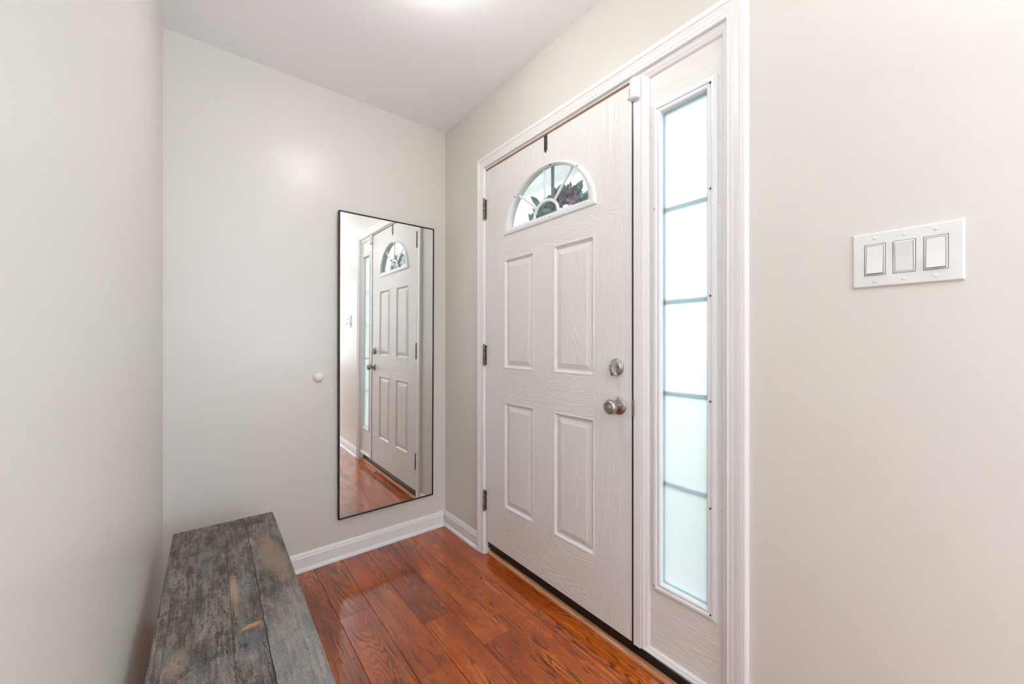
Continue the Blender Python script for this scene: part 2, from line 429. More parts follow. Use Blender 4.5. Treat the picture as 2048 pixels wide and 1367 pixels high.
# casing round door and sidelight (trim_1): colonial profile, mitred
CY0, CY1, CZ = .496, 1.7435, 2.088
CP = [(0, 0), (0, .010), (.003, .0115), (.0055, .0105), (.010, .0105), (.013, .0118), (.022, .0125), (.033, .0155), (.0365, .0148), (.0385, .0172), (.051, .0178), (.0555, .016), (.057, .011), (.057, 0)]
bm = bmesh.new()
def cfn(i, p):
    u, h = p
    y, z = [(CY1+u, .0), (CY1+u, CZ+u), (CY0-u, CZ+u), (CY0-u, .0)][i]
    return (W-h, y, z)
sweep(bm, cfn, CP + [CP[0]], 4)
tag(make('trim_1', bm, M_trim), 'white moulded casing framing the front door and its sidelight', 'door casing', kind='structure')

# jambs, head and mullion (trim_2)
bm = bmesh.new()
box(bm, (W+.000, 1.7365, .0), (W+T, YO1, 2.0785))
box(bm, (W+.000, YO0, .0), (W+T, .5065, 2.0785))
box(bm, (W+.000, YO0, 2.0785), (W+T, YO1, ZO))
box(bm, (W-.002, .785, .072), (W+T, .8123, 2.0785))
# door stops behind the slab
box(bm, (W+.060, 1.715, .05), (W+T, 1.7365, 2.0785)); box(bm, (W+.060, .8145, .05), (W+T, .834, 2.0785)); box(bm, (W+.060, .834, 2.057), (W+T, 1.715, 2.0785))
tag(make('trim_2', bm, M_trim), 'white door jambs, head and the post between the door and the sidelight', 'door frame', kind='structure')
# brown weatherstrip seen above the slab, black one at the lock side
frame_strip = empty('trim_3', (W+.02, 1.27, 2.075)); tag(frame_strip, 'weatherstrip in the narrow gaps around the front door', 'weatherstrip', kind='structure')
tag(make('head_strip', B(((W+.003, .829, 2.0705), (W+.05, 1.7345, 2.0787))), M_gap, frame_strip), 'brown strip above the door')
tag(make('lock_side_strip', B(((W+.0035, .8120, .075), (W+.05, .8222, 2.0712))), M_black, frame_strip), 'black strip at the lock side')
# wood strip and black sill
bm = bmesh.new()
sweep(bm, lambda i, p: (p[0], (.5065, 1.7365)[i], p[1]), [(1.2135, -.002), (1.2135, .0095), (1.2155, .0115), (1.2345, .0118), (1.2345, -.002), (1.2135, -.002)], 2)
tag(make('trim_4', bm, M_strip), 'pale wooden strip along the foot of the front door', 'threshold', kind='structure')
bm = bmesh.new()
sweep(bm, lambda i, p: (p[0], (.5065, 1.7365)[i], p[1]), [(1.235, -.002), (1.235, .030), (1.240, .036), (1.26, .040), (1.36, .02), (1.36, -.002), (1.235, -.002)], 2)
tag(make('trim_5', bm, M_black), 'black metal door sill behind the pale wooden strip', 'door sill', kind='structure')

# ------------------------------------------------------------------ front door
door = empty('door_1', (W+.0225, 1.279, .045)); tag(door, 'white panelled front door with a fan-shaped window, knob and deadbolt', 'front door', kind='structure')
DX = W+.002; DT = .044
DY0, DY1, DZ0, DZ1 = .8225, 1.7335, .074, 2.0685
PY = [(.992, 1.2185), (1.3485, 1.5735)]; PZ = [(.303, .842), (1.011, 1.565)]
# fan light outline (shared): half ellipse on a short straight foot
FC, FZ = 1.2775, 1.684
def fan(a, b, z0, foot, n=40):
    pts = [(FC+a, z0)]
    for i in range(n+1):
        t = math.pi*i/n; pts.append((FC+a*math.cos(t), z0+foot+b*math.sin(t)))
    pts.append((FC-a, z0)); return pts      # from +y side over the top to -y side
HOLE = fan(.275, .232, 1.706, .004)
bm = bmesh.new()
# front skin: rectangles in a lattice, leaving panel holes; the fan hole is cut by a bridged ring
ysl = [DY0, PY[0][0], PY[0][1], PY[1][0], PY[1][1], DY1]
zsl = [DZ0, PZ[0][0], PZ[0][1], PZ[1][0], PZ[1][1], 1.62]
for i in range(5):
    for k in range(5):
        if i in (1, 3) and k in (1, 3): continue
        f = bm.faces.new([bm.verts.new((DX, yy, zz)) for yy, zz in ((ysl[i], zsl[k]), (ysl[i+1], zsl[k]), (ysl[i+1], zsl[k+1]), (ysl[i], zsl[k+1]))])
        f.material_index = 1 if (k in (0, 2, 4) and i not in (0, 4)) else 0
# top part around the fan hole
outer = []
for (y, z) in HOLE:
    dy, dz = y-FC, z-1.72
    # project onto the rectangle [DY0,DY1] x [1.62, DZ1]
    if z <= 1.7065: outer.append((DY1 if y > FC else DY0, 1.62)); continue
    s1 = ((DY1-FC) if dy > 0 else (DY0-FC))/dy if abs(dy) > 1e-6 else 1e9
    s2 = ((DZ1-1.72) if dz > 0 else (1.62-1.72))/dz if abs(dz) > 1e-6 else 1e9
    s = min(s1, s2); outer.append((FC+dy*s, 1.72+dz*s))
hv = [bm.verts.new((DX, *p)) for p in HOLE]; ov = [bm.verts.new((DX, *p)) for p in outer]
for i in range(len(hv)-1):
    bm.faces.new((hv[i], hv[i+1], ov[i+1], ov[i]))
c1 = bm.verts.new((DX, DY1, DZ1)); c0 = bm.verts.new((DX, DY0, DZ1))
for i in range(len(ov)-1):
    a, b = ov[i].co, ov[i+1].co
    if abs(a.y-DY1) < 1e-5 and abs(b.z-DZ1) < 1e-5 and abs(b.y-DY1) > 1e-5: bm.faces.new((ov[i], ov[i+1], c1))
    if abs(b.y-DY0) < 1e-5 and abs(a.z-DZ1) < 1e-5 and abs(a.y-DY0) > 1e-5: bm.faces.new((ov[i], ov[i+1], c0))
f = bm.faces.new((hv[-1], hv[0], ov[0], ov[-1])); f.material_index = 1
# hole walls, edges and back skin
def fan_ring(bm_, x0, x1, pts):
    a = [bm_.verts.new((x0, *p)) for p in pts]; b = [bm_.verts.new((x1, *p)) for p in pts]
    for i in range(len(pts)): j = (i+1) % len(pts); bm_.faces.new((a[i], a[j], b[j], b[i]))
fan_ring(bm, DX, DX+DT, HOLE)
hv2 = [bm.verts.new((DX+DT, *p)) for p in HOLE]; ov2 = [bm.verts.new((DX+DT, *p)) for p in outer]
for i in range(len(hv2)-1): bm.faces.new((hv2[i], hv2[i+1], ov2[i+1], ov2[i]))
bm.faces.new((hv2[-1], hv2[0], ov2[0], ov2[-1]))
c1b = bm.verts.new((DX+DT, DY1, DZ1)); c0b = bm.verts.new((DX+DT, DY0, DZ1))
for i in range(len(ov2)-1):
    a, b = ov2[i].co, ov2[i+1].co
    if abs(a.y-DY1) < 1e-5 and abs(b.z-DZ1) < 1e-5 and abs(b.y-DY1) > 1e-5: bm.faces.new((ov2[i], ov2[i+1], c1b))
    if abs(b.y-DY0) < 1e-5 and abs(a.z-DZ1) < 1e-5 and abs(a.y-DY0) > 1e-5: bm.faces.new((ov2[i], ov2[i+1], c0b))
bm.faces.new([bm.verts.new((DX+DT, *p)) for p in ((DY0, DZ0), (DY1, DZ0), (DY1, 1.62), (DY0, 1.62))])
rim = [(DY0, DZ0), (DY1, DZ0), (DY1, DZ1), (DY0, DZ1)]
fan_ring(bm, DX, DX+DT, rim)
bmesh.ops.remove_doubles(bm, verts=bm.verts[:], dist=1e-5)
slab = make('slab', bm, [M_doorp, M_doorh], door)
# raised panels
PP = [(0, 0), (.0015, -.0012), (.005, -.0015), (.008, .0005), (.013, .0065), (.0175, .0085), (.0215, .0085), (.023, .0072), (.040, .0022), (.043, .0012), (.046, .0012)]
def panel(y0, y1, z0, z1):
    bm = bmesh.new()
    rows = []
    for u, h in PP:
        rows.append([bm.verts.new((DX+h, y, z)) for y, z in ((y0+u, z0+u), (y1-u, z0+u), (y1-u, z1-u), (y0+u, z1-u))])
    for a, b in zip(rows, rows[1:]):
        for k in range(4): bm.faces.new((a[k], a[(k+1) % 4], b[(k+1) % 4], b[k]))
    bm.faces.new(rows[-1])
    return make('panel', bm, M_doorp, door)
for (y0, y1) in PY[::-1]:
    for (z0, z1) in PZ[::-1]: panel(y0, y1, z0, z1)
# fan window: frame moulding, muntins, glass, screws
def ringpts(a, b, z0, foot): return fan(a, b, z0, foot)
prof = [(.297, .250, 1.684, .006, .001), (.297, .250, 1.684, .006, -.003), (.292, .245, 1.6875, .006, -.0065), (.285, .238, 1.693, .005, -.008), (.272, .226, 1.702, .004, -.008),
        (.266, .2205, 1.706, .003, -.0045), (.259, .214, 1.711, .002, -.003), (.255, .210, 1.7145, .002, .0), (.253, .208, 1.716, .002, .015)]
bm = bmesh.new()
rws = [[bm.verts.new((DX+h, *p)) for p in fan(a, b, z0, ft)] for a, b, z0, ft, h in prof]
for a, b in zip(rws, rws[1:]):
    for i in range(len(a)): j = (i+1) % len(a); bm.faces.new((a[i], a[j], b[j], b[i]))
ff = make('fan_window', bm, M_lite, door, auto=35)
tag(ff, 'half-round window frame in the door')
# glass
gp = fan(.262, .217, 1.71, .002); bm = bmesh.new()
fan_ring(bm, DX+.0165, DX+.0205, gp)
for xx in (DX+.0165, DX+.0205): bm.faces.new([bm.verts.new((xx, *p)) for p in gp])
bmesh.ops.remove_doubles(bm, verts=bm.verts[:], dist=1e-6)
make('glass', bm, M_clear, ff)
# muntins: hub arch and three spokes
bm = bmesh.new()
hub = []
for i in range(25):
    t = math.pi*i/24; hub.append(t)
mp = [(-.0075, 0), (-.0055, -.0065), (.0055, -.0065), (.0075, 0), (.0, .003), (-.0075, 0)]
HZ = 1.714
sweep(bm, lambda i, p: (DX+.0125+p[1], FC+(.078+p[0])*math.cos(hub[i]), HZ+(.070+p[0])*math.sin(hub[i])), mp, 25)
hubo = make('muntin', bm, M_lite, ff, auto=40)
for ang in (38, 87, 134):
    a = math.radians(ang); dy, dz = math.cos(a), math.sin(a)
    r1 = 1/math.sqrt((dy/.256)**2+(dz/.212)**2)
    bm = bmesh.new()
    sweep(bm, lambda i, p: (DX+.0125+p[1], FC+dy*(.082, r1)[i]-dz*p[0]*.8, HZ+dz*(.082, r1)[i]+dy*p[0]*.8), mp, 2)
    make('muntin', bm, M_lite, ff)
# screws of the fan frame
for (sy, sz) in ((1.233, 1.9245), (1.075, 1.864), (1.48, 1.856), (1.235, 1.6955)):
    bm = bmesh.new(); lathe(bm, [(.0001, .0088), (.0026, .0088), (.003, .006)], 12, '-x', (DX, sy, sz))
    make('screw', bm, M_hole, ff)
# sweep at the bottom
bm = B(((DX+.013, DY0+.001, .034), (DX+DT-.004, DY1-.001, .0745)))
make('door_sweep', bm, M_black, door)

# deadbolt
DBY, DBZ = .888, 1.052
bm = bmesh.new()
lathe(bm, [(.0325, 0), (.0325, .003), (.031, .006), (.0285, .008), (.0265, .0085), (.0245, .0125), (.023, .0135), (.001, .0138)], 48, '-x', (DX, DBY, DBZ))
dbo = make('deadbolt', bm, M_nickel, door, auto=40)
bm = bmesh.new()
# thumb turn: tapering fin, wider at its foot, slightly leaned
N = 10; pl = []
for i in range(N+1):
    t = i/N; z = .021-.050*t; wd = .0045+.0105*t**1.6; dep = .008+.013*math.sin(math.pi*min(1, t*.75+.12))
    pl.append((z, wd, dep))
rws = []
for z, wd, dep in pl:
    rws.append([bm.verts.new((DX-.0130-dp, DBY+yy+(-.0015-.10*z), DBZ+z)) for yy, dp in ((-wd, 0), (-wd*.85, dep*.5), (-wd*.25, dep), (wd*.25, dep), (wd*.85, dep*.5), (wd, 0))])
for a, b in zip(rws, rws[1:]):
    for k in range(5): bm.faces.new((a[k], a[k+1], b[k+1], b[k]))
    bm.faces.new((a[5], a[0], b[0], b[5]))
bm.faces.new(rws[0]); bm.faces.new(rws[-1])
make('thumb_turn', bm, M_nickel, dbo, auto=50)
for s_ in (-1, 1):
    bm = bmesh.new(); lathe(bm, [(.001, .0150), (.0026, .0150), (.0032, .013)], 12, '-x', (DX, DBY+s_*.0155, DBZ+.003)); make('screw', bm, M_hole, dbo)
# knob
KY, KZ = .8775, .910
bm = bmesh.new()
lathe(bm, [(.033, 0), (.033, .0035), (.0315, .006), (.030, .0065), (.028, .0088), (.020, .0115), (.0155, .0125), (.0145, .020), (.0135, .028), (.0155, .033), (.0215, .037), (.0262, .043), (.0275, .050),
           (.0262, .057), (.0225, .0625), (.0195, .064), (.0185, .0625), (.0165, .0625), (.0155, .064), (.0135, .064), (.0125, .0625), (.001, .0622)], 48, '-x', (DX, KY, KZ))
kn = make('door_knob', bm, M_nickel, door, auto=50)
bm = bmesh.new(); box(bm, (DX-.0685, KY-.008, KZ-.0022), (DX-.061, KY+.008, KZ+.0022)); bevel(bm, .0008)
lathe(bm, [(.009, .0615), (.009, .0635), (.008, .0645), (.001, .0645)], 24, '-x', (DX, KY, KZ))
make('privacy_button', bm, M_nickel, kn)
bm = bmesh.new(); lathe(bm, [(.001, .0118), (.0024, .0117), (.0028, .009)], 12, '-x', (DX, KY-.0235, KZ+.002)); make('screw', bm, M_hole, kn)
# latch strike edge showing in the gap
bm = B(((W-.0035, .8085, .880), (W+.004, .8165, .937))); bevel(bm, .0012)
make('strike_plate', bm, M_nickel, door)
# hinges
def hinge(z):
    bm = bmesh.new(); hy = 1.7385; hx = W-.0095
    for k in range(5):
        lathe(bm, [(.0062, 0), (.0070, .0008), (.0070, .0200), (.0062, .0208)], 16, 'z', (hx, hy, z-.053+k*.0213))
    lathe(bm, [(.0050, -.004), (.0050, .1105), (.0034, .1135)], 12, 'z', (hx, hy, z-.0535))
    box(bm, (W-.0015, hy-.010, z-.052), (W+.001+.0006, hy+.0, z+.052))
    return make('hinge', bm, M_hinge, door, auto=40)
for z in (1.863, 1.0765, .291): hinge(z)

# ------------------------------------------------------------------ sidelight (window_1)
side = empty('window_1', (W+.03, .633, .08)); tag(side, 'tall frosted glass sidelight right of the front door', 'sidelight', kind='structure')
PX = W+.012; SY0, SY1, SZ0, SZ1 = .5065, .785, .0735, 2.0785
FY0, FY1, FZ0, FZ1 = .529, .7445, .2985, 1.951
GY0, GY1, GZ0, GZ1 = .5605, .7145, .331, 1.9185
bm = bmesh.new()
for (a, b) in (((SY0, SZ0), (GY0-.006, SZ1)), ((GY1+.006, SZ0), (SY1, SZ1)), ((GY0-.006, SZ0), (GY1+.006, GZ0-.006)), ((GY0-.006, GZ1+.006), (GY1+.006, SZ1))):
    box(bm, (PX, a[0], a[1]), (PX+.045, b[0], b[1]))
make('side_panel', bm, M_doorh, side)
# stop moulding round the panel
SP = [(0, 0), (0, .011), (.004, .0125), (.009, .0115), (.013, .009), (.019, .0075), (.0235, .004), (.0235, 0), (0, 0)]
def rectring(bm, y0, y1, z0, z1, prof, x):
    """profile (inset, height towards the room)"""
    def fn(i, p):
        u, h = p; return (x-h, *[(y1-u, z0+u), (y1-u, z1-u), (y0+u, z1-u), (y0+u, z0+u)][i])
    sweep(bm, fn, prof, 4, closed=True)
bm = bmesh.new()
def fn(i, p):
    u, h = p
    ul = u*1.25; ur = u*.35
    return (PX-h, *[(SY1-ul, SZ0+u*.9), (SY1-ul, SZ1-u*.9), (SY0+ur, SZ1-u*.9), (SY0+ur, SZ0+u*.9)][i])
sweep(bm, fn, SP, 4, closed=True)
make('stop_moulding', bm, M_trim, side)
# lite frame
LP = [(0, 0), (0, .004), (.004, .0075), (.010, .0095), (.016, .0088), (.0185, .0055), (.021, .0065), (.0265, .0070), (.030, .005), (.0315, .001), (.0325, -.012), (0, -.003), (0, 0)]
bm = bmesh.new(); rectring(bm, FY0, FY1, FZ0, FZ1, LP, PX)
lf = make('glass_frame', bm, M_lite, side)
bm = B(((PX+.010, GY0-.003, GZ0-.003), (PX+.014, GY1+.003, GZ1+.003)))
make('frosted_pane', bm, M_frost, side)
for z in (1.590, 1.279, .972, .667):
    bm = B(((PX+.0165, GY0-.004, z-.0075), (PX+.0215, GY1+.004, z+.0075)))
    make('muntin', bm, M_grille, side)
# spacer between the panes
bm = bmesh.new(); rectring(bm, GY0-.004, GY1+.004, GZ0-.004, GZ1+.004, [(0, 0), (.011, 0), (.011, -.008), (0, -.008), (0, 0)], PX+.0165)
make('spacer', bm, M_grille, side)
scr = None
for (y, z) in ((.5475, 1.93), (.5475, 1.61), (.5475, 1.285), (.5475, .964), (.5475, .640), (.5475, .3165), (.7345, 1.596), (.7345, .3165)):
    if scr is None:
        bm = bmesh.new(); lathe(bm, [(.0001, 0), (.0017, 0), (.0018, .001), (.0028, .0012), (.0030, -.001)], 14, '-x', (PX-.0088, y, z))
        scr = make('screw', bm, M_hole, side); sy, sz = y, z
    else: copy_at(scr, (0, y-sy, z-sz))

# ------------------------------------------------------------------ small things on the door wall
# door contact sensor
sen = empty('door_sensor', (W-.012, .806, 1.998)); tag(sen, 'small white alarm sensor at the top of the post right of the door', 'door sensor')
bm = bmesh.new()
n = 10; rws = []
for z in (0, .003, .070, .073):
    row = []
    ins = .0035 if z in (0, .073) else 0
    for i in range(n+1):
        t = math.pi*i/n
        row.append(bm.verts.new((W-.002-(.0205-ins)*math.sin(t)**.7 if 0 < i < n else W-.002, .8045+(.0185-ins)*math.cos(t), 2.000+z)))
    rws.append(row)
for a, b in zip(rws, rws[1:]):
    for k in range(n): bm.faces.new((a[k], a[k+1], b[k+1], b[k]))
    bm.faces.new((a[n], a[0], b[0], b[n]))
bm.faces.new(rws[0]); bm.faces.new(rws[-1])
make('sensor_body', bm, M_plastic2, sen, auto=40)
bm = B(((W-.010, .826, 2.014), (W+.0018, .834, 2.050))); bevel(bm, .0015)
tag(make('magnet', bm, M_plastic2, sen), 'narrow white magnet strip on the door')
# over-door hanger
hk = empty('wreath_hanger', (W, 1.268, 2.07)); tag(hk, 'dark metal over-door hanger strap with a pointed end above the fan window', 'door hanger')
bm = bmesh.new()
y0, y1 = 1.2575, 1.2775
def strip_prism(bm, x0, x1, poly):
    a = [bm.verts.new((x0, *p)) for p in poly]; b = [bm.verts.new((x1, *p)) for p in poly]
    bm.faces.new(a); bm.faces.new(b)
    for i in range(len(poly)): j = (i+1) % len(poly); bm.faces.new((a[i], a[j], b[j], b[i]))
strip_prism(bm, DX-.0022, DX-.0004, [(y0, 2.0705), (y1, 2.0705), (y1, 2.004), ((y0+y1)/2, 1.990), (y0, 2.004)])
make('inner_strap', bm, M_hook, hk)
make('top_bend', B(((DX-.0022, y0, 2.0688), (DX+DT+.0022, y1, 2.0704))), M_hook, hk)
bm = B(((DX+DT+.0004, y0, 1.80), (DX+DT+.0022, y1, 2.0688)), ((DX+DT+.0022, y0, 1.80), (DX+DT+.030, y1, 1.8018)), ((DX+DT+.0285, y0, 1.8018), (DX+DT+.030, y1, 1.822)))
make('outer_strap', bm, Mat('strap_overlit_metal', srgb(168, 176, 182), .5, .2).m, hk)  # dark strap coloured paler to stand for the outdoor glare on it

# triple light switch
sw = empty('light_switch', (W, .1305, 1.331)); tag(sw, 'white three-gang plate with rocker light switches on the right wall', 'light switch')
SWY0, SWY1, SWZ0, SWZ1 = .0435, .2165, 1.2685, 1.3930
HW, HH = (SWY1-SWY0)/2, (SWZ1-SWZ0)/2; SC = ((SWY1+SWY0)/2, (SWZ1+SWZ0)/2)
gangs = [.0835, .1305, .1775]; RW, RH = .0168, .0345
bm = bmesh.new()
ys = [SWY0+.004]; 
for gy in gangs: ys += [gy-RW-.0012, gy+RW+.0012]
ys.append(SWY1-.004); zs = [SWZ0+.004, SC[1]-RH-.0012, SC[1]+RH+.0012, SWZ1-.004]
X0 = W-.0062
for i in range(len(ys)-1):
    for k in range(3):
        if k == 1 and i % 2 == 1: continue
        bm.faces.new([bm.verts.new((X0, y, z)) for y, z in ((ys[i], zs[k]), (ys[i+1], zs[k]), (ys[i+1], zs[k+1]), (ys[i], zs[k+1]))])
for i in (1, 3, 5):
    pts = [(ys[i], zs[1]), (ys[i+1], zs[1]), (ys[i+1], zs[2]), (ys[i], zs[2])]; fan_ring(bm, X0, W-.001, pts)
bmesh.ops.remove_doubles(bm, verts=bm.verts[:], dist=1e-6)
prv = [bm.verts.new((X0, y, z)) for y, z in ((ys[0], zs[0]), (ys[-1], zs[0]), (ys[-1], zs[3]), (ys[0], zs[3]))]
for o_, x in ((.0012, W-.0059), (.0030, W-.0040), (.0040, W-.0012), (.0040, W)):
    nx = [bm.verts.new((x, y, z)) for y, z in ((ys[0]-o_, zs[0]-o_), (ys[-1]+o_, zs[0]-o_), (ys[-1]+o_, zs[3]+o_), (ys[0]-o_, zs[3]+o_))]
    for k in range(4): bm.faces.new((prv[k], prv[(k+1) % 4], nx[(k+1) % 4], nx[k]))
    prv = nx
bmesh.ops.remove_doubles(bm, verts=bm.verts[:], dist=1e-6)
make('wall_plate', bm, M_plastic, sw)
for gi, gy in enumerate(gangs):
    # frame of the device and its rocker
    bm = bmesh.new(); z0, z1 = SC[1]-RH, SC[1]+RH
    rectring(bm, gy-RW, gy+RW, z0, z1, [(0, .0), (0, .0062), (.0022, .0068), (.0026, .005), (.0026, 0), (0, 0)], W)
    fr = make('switch_frame', bm, M_plastic, sw)
    ry0, ry1, rz0, rz1 = gy-RW+.0031, gy+RW-.0031, z0+.0031, z1-.0031; zm = (rz0+rz1)/2
    lo, hi = (.0125, .0062) if gi != 1 else (.0062, .0125)
    bm = bmesh.new()
    prof_ = [(rz0, lo), (zm, .0078), (rz1, hi)]
    a = [bm.verts.new((W-h, ry0, z)) for z, h in prof_] + [bm.verts.new((W-.002, ry0, rz1)), bm.verts.new((W-.002, ry0, rz0))]
    b = [bm.verts.new((W-h, ry1, z)) for z, h in prof_] + [bm.verts.new((W-.002, ry1, rz1)), bm.verts.new((W-.002, ry1, rz0))]
    bm.faces.new(a); bm.faces.new(b)
    for k in range(5): j = (k+1) % 5; bm.faces.new((a[k], a[j], b[j], b[k]))
    bevel(bm, .0005, 1)
    make('rocker', bm, M_plastic, fr)
    for zz in (SC[1]+.0485, SC[1]-.0485):
        bm = bmesh.new(); lathe(bm, [(.0036, .0060), (.0034, .0068), (.0022, .0073), (.0001, .0074)], 16, '-x', (W, gy, zz))
        make('screw', bm, M_plastic, sw, auto=60)

# ------------------------------------------------------------------ tall mirror
MX0, MX1, MZ0, MZ1, MT = .558, 1.1055, .2135, 1.8345, .022
mir = empty('wall_mirror', ((MX0+MX1)/2, D-.001, MZ0)); tag(mir, 'tall narrow rectangular mirror in a thin black frame on the back wall', 'mirror')
bm = bmesh.new()
def mfn(i, p):
    u, h = p; x, z = [(MX0+u, MZ0+u), (MX1-u, MZ0+u), (MX1-u, MZ1-u), (MX0+u, MZ1-u)][i]; return (x, D-.001-h, z)
sweep(bm, mfn, [(0, 0), (0, MT-.0008), (.0008, MT), (.0052, MT), (.006, MT-.0008), (.006, MT-.005), (.006, 0), (0, 0)], 4, closed=True)
make('frame', bm, M_blackm, mir)
bm = B(((MX0+.0058, D-.001-(MT-.004), MZ0+.0058), (MX1-.0058, D-.006, MZ1-.0058)))
bmesh.ops.translate(bm, verts=bm.verts[:], vec=(0, 0, 0))
mg = make('mirror_glass', bm, M_mirror, mir)
mir.rotation_euler = (math.radians(.46), 0, math.radians(.31))

# white door bumper on the back wall
bm = bmesh.new()
lathe(bm, [(.0245, 0), (.0245, .004), (.0235, .0085), (.0205, .0135), (.0155, .018), (.0085, .0208), (.0008, .0215)], 36, '-y', (.466, D, .965))
tag(make('door_bumper', bm, M_bumper, origin=(.466, D, .965), auto=60), 'round white door stop bumper on the wall left of the mirror', 'door bumper')

# ------------------------------------------------------------------ bench
bx, by = .0655, 1.292          # centre of the top
ben = empty('wooden_bench', (bx, by, 0)); tag(ben, 'rustic weathered grey wooden bench along the left wall', 'bench')
bm = bmesh.new()
L_, Wd, Th = 1.148, .309, .042
box(bm, (bx-Wd/2, by-L_/2, .45-Th), (bx+Wd/2, by+L_/2, .45))
bmesh.ops.bevel(bm, geom=bm.edges[:], offset=.0022, segments=2, affect='EDGES')
# object origin at the top's centre so the board pattern follows the bench
seat = make('seat', bm, M_rustic, ben, origin=(bx, by, .45))
for s_ in (-1, 1):
    bm = bmesh.new(); yy = by+s_*(L_/2-.13)
    box(bm, (bx-Wd/2+.02, yy-.022, 0), (bx+Wd/2-.02, yy+.022, .45-Th)); bmesh.ops.bevel(bm, geom=bm.edges[:], offset=.002, segments=1, affect='EDGES')
    make('leg', bm, M_rustic, ben, origin=(bx, yy, 0))
bm = bmesh.new(); box(bm, (bx-.02, by-L_/2+.152, .15), (bx+.02, by+L_/2-.152, .24)); make('stretcher', bm, M_rustic, ben, origin=(bx, by, .15))
ben.rotation_euler = (0, 0, math.radians(-.75))

# ------------------------------------------------------------------ ceiling lights
def ceiling_light(x, y, mat, label):
    e = empty('ceiling_light', (x, y, CEIL)); tag(e, label, 'ceiling light')
    bm = bmesh.new(); lathe(bm, [(.118, 0), (.118, .018), (.112, .022), (.105, .022)], 48, '-z', (x, y, CEIL)); make('base_ring', bm, M_nickel, e, auto=40)
    bm = bmesh.new(); lathe(bm, [(.105, .018), (.108, .040), (.102, .060), (.082, .078), (.048, .089), (.002, .092)], 48, '-z', (x, y, CEIL)); make('glass_shade', bm, mat, e, smooth=True)
ceiling_light(.57, 1.15, M_lamp, 'round flush ceiling light over the entry, just above the photo')
ceiling_light(.54, -1.5, M_fill_lamp, 'round flush ceiling light added out of view behind the camera as fill')  # unseen hall light, added as an extra source

# unseen white frames added round the daylight panels behind the camera
def added_winframe(name, c, n_, w, h, label):
    bm = bmesh.new(); t_ = Vector((-n_[1], n_[0], 0)); c = Vector(c); n_ = Vector(n_)
    prof = [(-.02, 0), (-.02, .03), (.05, .03), (.05, 0), (-.02, 0)]
    def f(i, p):
        a, b = [(-1, -1), (1, -1), (1, 1), (-1, 1)][i]
        return c+t_*(a*(w/2+p[0]+.02))+Vector((0, 0, b*(h/2+p[0]+.02)))+n_*p[1]
    sweep(bm, f, prof, 4, closed=True)
    tag(make(name, bm, M_trim), label, 'window frame', kind='structure')
added_winframe('added_window_2', (.52, -3.5, 1.45), (0, 1, 0), 1.1, 1.5, 'unseen white frame added round the rear daylight panel')
added_winframe('added_window_3', (-3.5, -1.9, 1.5), (1, 0, 0), 2.2, 1.6, 'unseen white frame added round the side room daylight panel')
added_winframe('added_window_4', (W, -1.75, 1.45), (-1, 0, 0), 1.6, 1.5, 'unseen white frame added round the front daylight panel')
# unseen uplighter added behind the camera as ceiling fill
UX, UY, UZ = .50, -.62, 1.18
fl = empty('fill_uplighter', (UX, UY, 0)); tag(fl, 'short unseen uplighter added behind the camera to brighten the ceiling', 'added lamp')
bm = bmesh.new(); lathe(bm, [(.13, 0), (.13, .012), (.115, .02), (.02, .026), (.012, .03)], 40, 'z', (UX, UY, 0)); make('base', bm, M_nickel, fl, auto=40)
bm = bmesh.new(); lathe(bm, [(.011, .028), (.011, UZ-.02), (.02, UZ-.01)], 20, 'z', (UX, UY, 0)); make('pole', bm, M_nickel, fl, auto=40)
bm = bmesh.new(); lathe(bm, [(.02, UZ-.02), (.07, UZ-.005), (.10, UZ+.03), (.13, UZ+.13), (.127, UZ+.13), (.097, UZ+.035), (.068, UZ+.002), (.001, UZ-.002)], 40, 'z', (UX, UY, 0)); make('lamp_shade', bm, M_black, fl, auto=60)
bm = bmesh.new(); lathe(bm, [(.03, UZ+.002), (.045, UZ+.02), (.04, UZ+.045), (.02, UZ+.06), (.001, UZ+.063)], 24, 'z', (UX, UY, 0)); make('bulb', bm, emis('lit_fill_bulb', (1.0, .985, .96), UP_FILL), fl, smooth=True)

# ------------------------------------------------------------------ outside: porch, wreath, neighbour
M_conc = Mat('porch_concrete', srgb(112, 120, 114), .8).m
M_soffit = Mat('porch_soffit_paint', srgb(196, 206, 204), .7).m
M_post = Mat('porch_post_paint', srgb(236, 238, 238), .6).m
def siding():
    m = Mat('white_siding', srgb(226, 232, 234), .6); x, y, z = m.sep(m.coord())
    fr = m.math('FRACT', m.math('MULTIPLY', z, 9)); m.base(m.ramp(fr, [(0, srgb(150, 160, 162)), (.08, srgb(226, 232, 234))])); m.bump(fr, .6, .01); return m.m
M_siding = siding()
def lawn():
    m = Mat('lawn_grass', rough=.9); n = m.noise(m.coord(), 6, 5, .7); m.base(m.ramp(n, [(.3, srgb(120, 136, 118)), (.7, srgb(160, 172, 154))])); m.bump(n, .5, .03); return m.m
tag(make('porch_floor', B(((W+T, -1.2, -.16), (3.1, 3.2, -.03))), M_conc), 'pale concrete porch outside the front door', 'porch', kind='structure')
tag(make('porch_ceiling', B(((W+T, .95, 2.62), (2.24, 3.2, 2.72))), M_soffit), 'pale porch ceiling seen through the fan window', 'porch ceiling', kind='structure')
tag(make('porch_beam', B(((2.14, 1.0, 2.44), (2.26, 3.2, 2.62)), ((W+T, .90, 2.44), (2.26, 1.00, 2.62))), M_post), 'white beam along the porch edge seen through the fan window', 'porch beam', kind='structure')
tag(make('porch_post', B(((2.15, 3.0, -.03), (2.25, 3.1, 2.44))), M_post), 'white porch post seen through the fan window', 'porch post', kind='structure')
